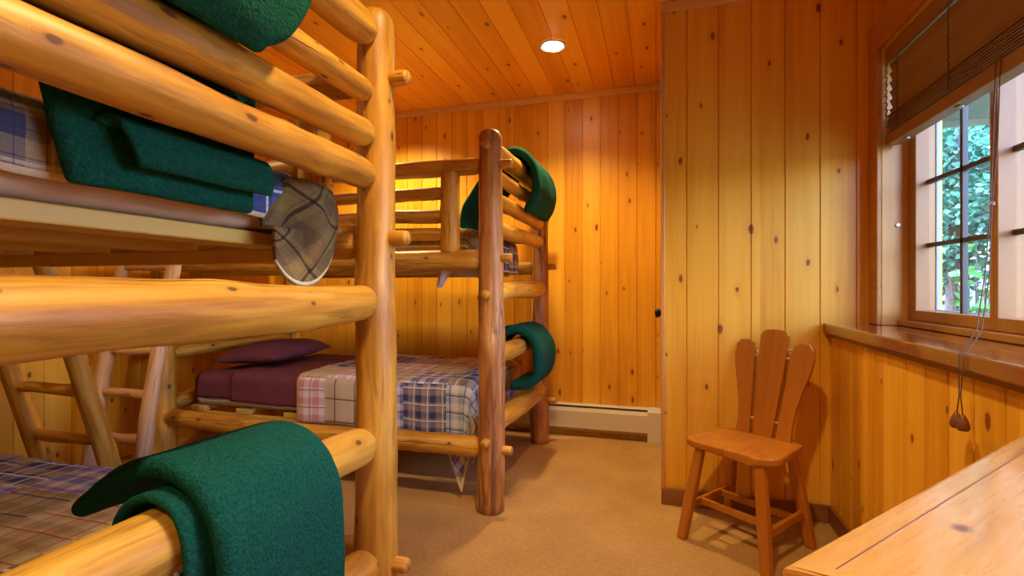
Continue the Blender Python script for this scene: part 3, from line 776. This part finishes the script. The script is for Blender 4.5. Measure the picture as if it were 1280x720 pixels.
def fleece_band(bm, path, th, y0, y1, seed=0, skew=None, amp=0.008, round_=None, tilt=0.0):
    """thick folded blanket: centre line `path` (x,z) swept from y0 to y1, all edges rounded"""
    c = catmull([(x, 0, z) for x, z in path], 7)
    m = len(c)
    nor = []
    for i in range(m):
        t = (c[min(i + 1, m - 1)] - c[max(i - 1, 0)]).normalized()
        nor.append((t, Vector((t.z, 0, -t.x))))
    h = th / 2
    rr = round_ or h
    ny = max(12, int((y1 - y0) / 0.02))
    ys = []
    for k in range(6): ys.append((y0 + rr * (1 - math.cos(k / 6 * PI / 2)), math.sin(k / 6 * PI / 2)))
    for k in range(ny + 1): ys.append((y0 + rr + (y1 - y0 - 2 * rr) * k / ny, 1.0))
    for k in range(5, -1, -1): ys.append((y1 - rr * (1 - math.cos(k / 6 * PI / 2)), math.sin(k / 6 * PI / 2)))
    rings = []
    for y, f in ys:
        hh = max(0.0015, h * f)
        ring = []
        outl = []
        for i in range(m): outl.append((c[i] + nor[i][1] * hh, i / (m - 1)))
        t, nn = nor[-1]
        for k in range(1, 6):
            a = PI * k / 6; outl.append((c[-1] + nn * hh * math.cos(a) + t * hh * math.sin(a), 1.0))
        for i in range(m - 1, -1, -1): outl.append((c[i] - nor[i][1] * hh, i / (m - 1)))
        t, nn = nor[0]
        for k in range(1, 6):
            a = PI * k / 6; outl.append((c[0] - nn * hh * math.cos(a) - t * hh * math.sin(a), 0.0))
        for p, s in outl:
            yy = y
            if skew:
                yy = y + skew(s, (y - y0) / (y1 - y0))
            d = amp * mnoise.noise(Vector((p.x * 7 + seed, yy * 7, p.z * 7))) + 0.002 * mnoise.noise(Vector((p.x * 40 + seed, yy * 40, p.z * 40)))
            e2 = amp * mnoise.noise(Vector((p.x * 7 + seed + 31, yy * 7, p.z * 7)))
            ring.append(bm.verts.new((p.x + d, yy, p.z + e2 + tilt * (y - y0) / (y1 - y0))))
        rings.append(ring)
    k = len(rings[0])
    for i in range(len(rings) - 1):
        for j in range(k):
            bm.faces.new((rings[i][j], rings[i][(j + 1) % k], rings[i + 1][(j + 1) % k], rings[i + 1][j]))
    bm.faces.new(rings[0][::-1]); bm.faces.new(rings[-1])

def blanket(bands, label):
    bm = bmesh.new()
    for b in bands: fleece_band(bm, **b)
    return tag(obj('fleece_blanket', bm, M['green'], None, True), label, 'blanket', 'green fleece blankets')

# near bunk, top rail: short flap outside, long flap inside down to the mattress edge
blanket([
    dict(path=[(-.908, 1.52), (-.910, 1.66), (-.910, 1.80), (-.920, 1.94), (-.840, 2.045), (-.740, 1.99), (-.718, 1.87), (-.715, 1.76), (-.728, 1.67), (-.748, 1.632)], th=.042, y0=.27, y1=.90, seed=3,
         skew=lambda s, f: (-.09 * max(0, s - .78) / .22) * f),
    dict(path=[(-.918, 1.335), (-.918, 1.42), (-.916, 1.52), (-.912, 1.60)], th=.030, y0=.50, y1=.955, seed=8, amp=.004, skew=lambda s, f: .07 * (1 - s) * (1 - f)),
    dict(path=[(-.884, 1.375), (-.871, 1.366), (-.862, 1.378), (-.862, 1.40), (-.872, 1.425), (-.885, 1.437), (-.898, 1.430)], th=.014, y0=.60, y1=.962, seed=9, amp=.004, skew=lambda s, f: .06 * (1 - s) * (1 - f)),
], 'green fleece blanket draped over the top rail of the near bunk, upper left')
# near bunk, lower rail: two folded layers
blanket([
    dict(path=[(-1.035, .735), (-.97, .785), (-.90, .818), (-.82, .826), (-.745, .79), (-.702, .71), (-.693, .60), (-.69, .48), (-.70, .36), (-.715, .27)], th=.038, y0=.655, y1=.985, seed=13, amp=.006, tilt=-.014,
         skew=lambda s, f: -.05 * max(0, s - .55) * f),
    dict(path=[(-.900, .69), (-.895, .745), (-.862, .781), (-.815, .793), (-.765, .770), (-.740, .70), (-.738, .62), (-.738, .50), (-.738, .38)], th=.016, y0=.628, y1=.94, seed=17, amp=.002, tilt=-.014),
], 'large green fleece blanket draped over the lower rail of the near bunk')
# back bunk, top rail
blanket([
    dict(path=[(-1.165, 1.535), (-1.14, 1.64), (-1.06, 1.77), (-.96, 1.89), (-.87, 1.965), (-.78, 1.960), (-.712, 1.88), (-.692, 1.78), (-.700, 1.69), (-.738, 1.625)], th=.050, y0=2.88, y1=3.42, seed=23),
], 'green fleece blanket draped over the top rail of the back bunk')
# back bunk, lower rail: a slack loop tucked in at the bottom
blanket([
    dict(path=[(-1.02, .73), (-.985, .80), (-.91, .865), (-.82, .880), (-.74, .845), (-.695, .77), (-.685, .68), (-.700, .60), (-.755, .55), (-.835, .537)], th=.060, y0=2.92, y1=3.34, seed=29),
], 'green fleece blanket looped over the lower rail of the back bunk')

# ------------------------------------------------------------------ chair
ch = tag(empty('dining_chair', (.385, 2.430, 0), R(-37.5)), 'reddish brown wooden chair with a three-slat back by the boarded wall', 'chair')
# local: +x along the front edge to the sitter's left, +y to the rear
bm = bmesh.new()
sh = []
def arc(cx, cy, r, a0, a1, n=6):
    return [(cx + r * math.cos(R(a0 + (a1 - a0) * k / n)), cy + r * math.sin(R(a0 + (a1 - a0) * k / n))) for k in range(n + 1)]
sh += arc(-.148, -.100, .070, 180, 265) + arc(.110, -.085, .090, 270, 360) + arc(.105, .122, .078, 8, 86) + arc(-.105, .122, .078, 94, 172)
prism(bm, sh, .418, .452, .010, 3)
obj('seat', bm, M['chair'], ch)
for sx in (-1, 1):
    for sy in (-1, 1):
        top = Vector((sx * .135, sy * .135, .425)); ft = Vector((sx * .193, sy * .193, 0))
        bm = bmesh.new()
        b = bmesh.new(); rings = []
        for t, w in ((0, .019), (.5, .0225), (.97, .0205), (1.0, .017)):
            p = top.lerp(ft, t)
            rings.append([b.verts.new(p + Vector((cx * w, cy * w, 0))) for cx, cy in ((-1, -.7), (-.7, -1), (.7, -1), (1, -.7), (1, .7), (.7, 1), (-.7, 1), (-1, .7))])
        for i in range(len(rings) - 1):
            for k in range(8): b.faces.new((rings[i][k], rings[i][(k + 1) % 8], rings[i + 1][(k + 1) % 8], rings[i + 1][k]))
        b.faces.new(rings[0]); b.faces.new(rings[-1][::-1])
        merge(bm, b)
        obj('leg', bm, M['chair'], ch)
def at_leg(sx, sy, z):
    t = 1 - z / .425
    return Vector((sx * (.135 + .058 * t), sy * (.135 + .058 * t), z))
def bar(p, q, w, h):
    bm = bmesh.new(); d = q - p
    T = Matrix.Translation((p + q) / 2) @ d.to_track_quat('X', 'Z').to_matrix().to_4x4()
    box(bm, -d.length / 2, d.length / 2, -w / 2, w / 2, -h / 2, h / 2, 0.003, M=T)
    obj('stretcher', bm, M['chair'], ch)
for sx in (-1, 1): bar(at_leg(sx, -1, .150), at_leg(sx, 1, .150), .018, .034)
for yy in (-.075, .085): bar(Vector((-.168, yy, .150)), Vector((.168, yy, .150)), .018, .030)
# the three back slats, leaning back
lean = Matrix.Translation((0, .150, .440)) @ Matrix.Rotation(R(-15), 4, 'X')
def slat(outline, name='back_slat'):
    b = bmesh.new()
    prism(b, outline, -.010, .010, .004, 2)
    # outline is (x, height): stand it up
    T = lean @ Matrix.Rotation(R(90), 4, 'X')
    bmesh.ops.transform(b, matrix=T, verts=b.verts[:])
    obj(name, b, M['chair'], ch)
slat([(-.042, 0), (.042, 0), (.060, .30), (.066, .46)] + arc(.036, .485, .030, 0, 88, 5) + [(0, .518)] + arc(-.036, .485, .030, 92, 180, 5) + [(-.066, .46), (-.060, .30)])
def wing(s):
    pts = [(.060, 0), (.128, 0), (.126, .08), (.134, .16), (.155, .25), (.176, .33), (.186, .39), (.180, .435), (.162, .458), (.125, .462), (.096, .445), (.086, .40), (.078, .28)]
    pts = [(s * x, z) for x, z in pts]
    return pts if s > 0 else pts[::-1]
for s in (-1, 1): slat(wing(s))
for s in (-1, 1):
    for z, x0, x1 in ((.085, .040, .072), (.385, .058, .090), (.425, .060, .094)):
        bm = bmesh.new()
        tube(bm, [lean @ Vector((s * x0, 0, z)), lean @ Vector((s * x1, 0, z))], .006, 10)
        obj('dowel', bm, M['slat'], ch, True)

# ------------------------------------------------------------------ table
A = Vector((.131, .595, 0)); ang = R(48.7)
tb = tag(empty('table', (A.x, A.y, 0)), 'pale pine plank table with an angled corner, lower right beside the window ledge', 'table')
Tinv = (Matrix.Translation(A) @ Matrix.Rotation(ang, 4, 'Z')).inverted()
def tl(x, y): return (x - A.x, y - A.y)
poly = [tl(.131, .595), tl(.18, .584), tl(.72, .510), tl(.778, .56), tl(.778, 1.27), tl(.760, 1.311)]
TZ = .85
bm = bmesh.new()
prism(bm, poly, TZ - .050, TZ, .008, 3)
o = obj('table_top', bm, M['table'], tb)
bm = bmesh.new()       # dark joint between the boards
for k, (l0, l1) in enumerate(((.040, .86), (.20, .72))):
    y = -.0355 - .135 * k
    box(bm, l0, l1, y - .0009, y + .0009, TZ - .001, TZ + .0004, M=Matrix.Rotation(ang, 4, 'Z'))
obj('board_joint', bm, M['dark_trim_x'], tb)
for x, y in ((.30, .68), (.66, .62), (.68, 1.12)):
    p = tl(x, y)
    log('leg', (0, 0, 0), (0, 0, TZ - .0505), .04, .04, M['log'], tb, int(x * 100), ends=(0, 0)).location = (p[0], p[1], 0)
bm = bmesh.new()
pts = [tl(.30, .68), tl(.66, .62), tl(.68, 1.12)]
for i in range(3):
    p, q2 = pts[i], pts[(i + 1) % 3]
    tube(bm, [(p[0], p[1], TZ - .075), (q2[0], q2[1], TZ - .075)], .022, 8)
obj('apron', bm, M['log'], tb)

# ------------------------------------------------------------------ baseboard heater
ht = tag(empty('baseboard_heater', (-.40, 3.80, 0)), 'cream metal baseboard heater along the back wall', 'heater')
def hobj(name, bm, mat):
    o = obj(name, bm, mat, ht); o.matrix_parent_inverse = Matrix.Translation(-Vector(ht.location)); return o
hx0, hx1 = -1.55, -.06
def ext(bm, prof, x0, x1):
    a = [bm.verts.new((x0, y, z)) for y, z in prof]; b = [bm.verts.new((x1, y, z)) for y, z in prof]
    n = len(prof)
    for i in range(n): bm.faces.new((a[i], a[(i + 1) % n], b[(i + 1) % n], b[i]))
    bm.faces.new(a[::-1]); bm.faces.new(b)
bm = bmesh.new(); ext(bm, [(3.846, .03), (3.846, .245), (3.792, .245), (3.788, .238), (3.840, .236), (3.840, .03)], hx0, hx1); hobj('back_plate', bm, M['heater'])
bm = bmesh.new(); ext(bm, [(3.790, .060), (3.778, .070), (3.778, .195), (3.790, .222), (3.794, .220), (3.783, .193), (3.783, .073), (3.792, .064)], hx0, hx1); hobj('front_cover', bm, M['heater'])
bm = bmesh.new(); box(bm, hx0, hx1, 3.800, 3.838, .075, .20); hobj('element', bm, M['dark'])
for x0 in (hx0 - .095, hx1):
    bm = bmesh.new(); ext(bm, [(3.846, .0), (3.846, .248), (3.788, .248), (3.774, .222), (3.774, .0)], x0, x0 + .095); hobj('end_cap', bm, M['heater'])

# ------------------------------------------------------------------ downlight
dl = tag(empty('ceiling_light', (-.62, 3.05, H)), 'round recessed ceiling light, lit, above the back bunk', 'ceiling light')
em = NT('lamp_lens'); em.b.inputs['Emission Color'].default_value = (1.0, .86, .62, 1); em.b.inputs['Emission Strength'].default_value = 30.0
bm = bmesh.new()
ring = []
for k in range(32):
    a = 2 * PI * k / 32
    ring.append([bm.verts.new((r * math.cos(a), r * math.sin(a), z)) for r, z in ((.085, -.0005), (.083, -.007), (.072, -.008), (.062, -.002))])
for k in range(32):
    for j in range(3): bm.faces.new((ring[k][j], ring[(k + 1) % 32][j], ring[(k + 1) % 32][j + 1], ring[k][j + 1]))
obj('trim_ring', bm, M['heater'], dl, True)
bm = bmesh.new()
tube(bm, [(0, 0, -.001), (0, 0, -.004), (0, 0, -.012), (0, 0, -.018)], [.062, .060, .045, .012], 24)
obj('lens', bm, em.m, dl, True)

# ------------------------------------------------------------------ outdoors
leaf1 = simple('leaf_mid', (0.02, 0.20, 0.13), .5, vary=.4, nscale=3)
leaf2 = simple('leaf_bright', (0.05, 0.24, 0.03), .45, vary=.3, nscale=6)
leaf3 = simple('leaf_pale', (0.045, 0.26, 0.185), .5, vary=.4, nscale=3)
bark = simple('bark', (0.10, 0.09, 0.10), .9, vary=.4, nscale=30)
grass_m = simple('grass_blades', (0.10, 0.19, 0.13), .7, vary=.5, nscale=4)
def ground(x, y): return -0.05 + max(0, (x - 1.3)) * 0.12 + max(0, y - 3) * 0.05
bm = bmesh.new()
gv = {}
for i in range(31):
    for j in range(41):
        x = 1.24 + i * 0.7; y = -6 + j * 0.7
        gv[i, j] = bm.verts.new((x, y, ground(x, y) + 0.04 * mnoise.noise(Vector((x, y, 0)))))
for i in range(30):
    for j in range(40): bm.faces.new((gv[i, j], gv[i + 1, j], gv[i + 1, j + 1], gv[i, j + 1]))
tag(obj('ground', bm, grass_m), kind='structure')
def leaf(bm, p, d, size, rs):
    up = Vector((rs.uniform(-1, 1), rs.uniform(-1, 1), rs.uniform(-.3, 1))).normalized()
    s = d.cross(up)
    if s.length < 1e-3: return
    s.normalize(); n = s.cross(d).normalized()
    a = bm.verts.new(p); b = bm.verts.new(p + d * size * .5 + s * size * .32 + n * size * .08); c = bm.verts.new(p + d * size); e = bm.verts.new(p + d * size * .5 - s * size * .32 + n * size * .08)
    bm.faces.new((a, b, c, e))
def tree(x, y, h, crown, nleaf, size, mat, label, seed, lean_=0.0):
    rs = random.Random(seed)
    g = ground(x, y)
    root = tag(empty('tree', (x, y, g)), label, 'tree', 'trees outside the window')
    bm = bmesh.new()
    tips = []
    tube(bm, [(0, 0, -.1), (lean_ * .3, 0, h * .3), (lean_ * .7, .05, h * .65), (lean_, 0, h)], [.07, .06, .04, .012], 8)
    for k in range(22):
        f = rs.uniform(.24, .95); a = rs.uniform(0, 2 * PI); L = crown * rs.uniform(.55, 1.1) * (1.15 - f * .6)
        p = Vector((lean_ * f, 0, h * f)); q2 = p + Vector((math.cos(a) * L, math.sin(a) * L, L * rs.uniform(.0, .5)))
        mid = p.lerp(q2, .5) + Vector((0, 0, .08))
        tube(bm, [p, mid, q2], [.022, .014, .005], 5)
        for t in range(9): tips.append(p.lerp(q2, .25 + .75 * t / 8))
    obj('trunk', bm, bark, root, True)
    bm = bmesh.new()
    for k in range(nleaf):
        t = rs.choice(tips)
        p = t + Vector((rs.gauss(0, .16), rs.gauss(0, .16), rs.gauss(0, .14)))
        d = Vector((rs.uniform(-1, 1), rs.uniform(-1, 1), rs.uniform(-1, .4))).normalized()
        leaf(bm, p, d, size * rs.uniform(.6, 1.3), rs)
    obj('foliage', bm, mat, root)
tree(2.97, 6.3, 3.3, 1.1, 9000, .08, leaf3, 'leafy tree outside, its trunk seen through the left panes', 71, .1)
tree(4.72, 9.6, 5.0, 1.8, 13000, .11, leaf1, 'taller leafy tree farther behind the left panes', 72)
tree(6.5, 13.6, 7.0, 2.5, 13000, .17, leaf3, 'distant tree filling the gaps behind the nearer trees', 74)
tree(9.2, 19.5, 9.0, 3.2, 9000, .24, leaf1, 'farthest tree outside, a dim green mass', 75)
# broad-leaved shrub close to the glass
rs = random.Random(5)
sh_ = tag(empty('shrub', (2.18, 4.25, ground(2.18, 4.25))), 'bright green broad-leaved shrub outside, beside the window mullion', 'shrub')
bmf = bmesh.new(); bms = bmesh.new()
for k in range(9):
    top = Vector((rs.uniform(-.16, .14), rs.uniform(-.2, .2), rs.uniform(.9, 1.45)))
    tube(bms, [(rs.uniform(-.03, .03), rs.uniform(-.03, .03), -.05), top * .5 + Vector((0, 0, .05)), top], [.008, .006, .003], 5)
    for t in range(12):
        p = top * (.35 + .65 * t / 11)
        d = Vector((rs.uniform(-1, 1), rs.uniform(-1, .2), rs.uniform(-.6, .3))).normalized()
        leaf(bmf, p, d, rs.uniform(.07, .13), rs)
obj('stems', bms, bark, sh_); obj('foliage', bmf, leaf2, sh_)
# tall grass
bm = bmesh.new()
for k in range(5000):
    x = rs.uniform(1.6, 5.2); y = rs.uniform(3.2, 9.0)
    if abs(x / y - .49) > .16: continue
    if 2.2 < x and 4.2 < y < 5.2: continue
    if min(math.hypot(x - 2.18, y - 4.25), math.hypot(x - 2.97, y - 6.3)) < .35: continue
    g = ground(x, y); hh = rs.uniform(.2, .5); dx, dy = rs.uniform(-.15, .15), rs.uniform(-.15, .15)
    a = bm.verts.new((x - .006, y, g - .02)); b = bm.verts.new((x + .006, y, g - .02)); c = bm.verts.new((x + dx, y + dy, g + hh))
    bm.faces.new((a, b, c))
tag(obj('grass', bm, grass_m), 'tall pale grass growing below the trees outside', 'grass', kind='stuff')
# neighbouring building and porch roof
nb = tag(empty('outbuilding', (4.4, 4.75, ground(4.4, 4.75))), 'reddish boarded outbuilding seen through the right-hand pane', 'building')
wallm = plank_mat('siding', 2, 0, .14, (.15, .075, .065), (.19, .10, .085), (.23, .125, .105), knots=.1, rough=.7)
def nobj(name, bm, mat):
    o = obj(name, bm, mat, nb); o.matrix_parent_inverse = Matrix.Translation(-Vector(nb.location)); return o
bm = bmesh.new(); box(bm, 2.67, 6.5, 4.62, 4.80, -.2, 2.50); nobj('wall', bm, wallm)
bm = bmesh.new(); box(bm, 2.585, 2.67, 4.58, 4.84, -.2, 2.50, .004); nobj('corner_board', bm, simple('corner_paint', (.16, .17, .17), .6))
bm = bmesh.new(); box(bm, 2.5, 6.7, 4.42, 4.52, 2.50, 2.62, .004); nobj('fascia', bm, M['vinyl'])
bm = bmesh.new(); box(bm, 2.5, 6.7, 4.52, 5.1, 2.50, 2.56); box(bm, 2.48, 6.72, 4.40, 5.1, 2.62, 3.0); nobj('roof', bm, simple('roof_slate', (.16, .19, .22), .8, vary=.2))
pr = tag(empty('porch_roof', (2.0, 3.45, 2.25)), 'grey-green eave overhanging outside the top of the window', 'roof')
bm = bmesh.new(); box(bm, 1.25, 2.75, 2.75, 4.05, 2.27, 2.40)
o = obj('eave_boards', bm, simple('eave_paint', (.20, .24, .20), .7, vary=.15), pr); o.matrix_parent_inverse = Matrix.Translation(-Vector(pr.location))
bm = bmesh.new(); box(bm, 1.25, 2.75, 4.05, 4.08, 2.23, 2.40)
o = obj('fascia', bm, simple('eave_edge', (.30, .33, .30), .6), pr); o.matrix_parent_inverse = Matrix.Translation(-Vector(pr.location))

# ------------------------------------------------------------------ light
w = bpy.data.worlds.new('World'); S.world = w; w.use_nodes = True
nt = w.node_tree
bg = nt.nodes['Background']
sk = nt.nodes.new('ShaderNodeTexSky'); sk.sky_type = 'NISHITA'; sk.sun_disc = False; sk.sun_elevation = R(48); sk.sun_rotation = R(250); sk.air_density = 1.3; sk.dust_density = 2.0
tint = nt.nodes.new('ShaderNodeMix'); tint.data_type = 'RGBA'; tint.blend_type = 'MULTIPLY'; tint.inputs[0].default_value = 1.0; tint.inputs[7].default_value = (.90, .87, 1.17, 1)
nt.links.new(sk.outputs[0], tint.inputs[6]); nt.links.new(tint.outputs[2], bg.inputs[0]); bg.inputs[1].default_value = 1.9

def sun(name, d, strength, col, angle=0.6):
    l = bpy.data.lights.new(name, 'SUN'); l.energy = strength; l.color = col; l.angle = R(angle)
    o = bpy.data.objects.new(name, l); C.objects.link(o)
    o.rotation_mode = 'QUATERNION'; o.rotation_quaternion = Vector(d).to_track_quat('-Z', 'Y')
sun('sun', (.55, .35, -.75), 2.2, (.92, .98, 1.0))

def lamp(name, loc, power, col=(1.0, .66, .30), size=130, blend=.75, rad=.05):
    l = bpy.data.lights.new(name, 'SPOT'); l.energy = power; l.color = col; l.spot_size = R(size); l.spot_blend = blend; l.shadow_soft_size = rad
    o = bpy.data.objects.new(name, l); C.objects.link(o); o.location = loc
warm = (1.0, .74, .35)
lamp('lamp_back_right', (-.62, 3.05, H - .03), 66, warm)
lamp('lamp_back_left', (-2.05, 3.30, H - .03), 85, warm)
lamp('lamp_near_right', (-.10, .95, H - .03), 66, warm)
lamp('lamp_near_left', (-2.25, .95, H - .03), 45, warm)
lamp('lamp_behind', (-.10, -.75, H - .03), 45, warm)

# ------------------------------------------------------------------ camera and view
cam = bpy.data.cameras.new('camera'); cam.sensor_width = 36.0; cam.lens = 36.0 * 620 / 1280; cam.clip_start = 0.02
cam.shift_y = -2.0 / 1280
co = bpy.data.objects.new('camera', cam); C.objects.link(co)
co.location = (0, 0, 1.15); co.rotation_euler = (R(90), 0, math.atan(180 / 620))
S.camera = co
S.view_settings.view_transform = 'Standard'; S.view_settings.look = 'None'
S.view_settings.gamma = 1.0; S.view_settings.use_curve_mapping = False
S.view_settings.exposure = 1.0
S.cycles.use_denoising = True
S.cycles.max_bounces = 8; S.cycles.diffuse_bounces = 4; S.cycles.glossy_bounces = 4; S.cycles.transparent_max_bounces = 12
S.cycles.sample_clamp_indirect = 6.0
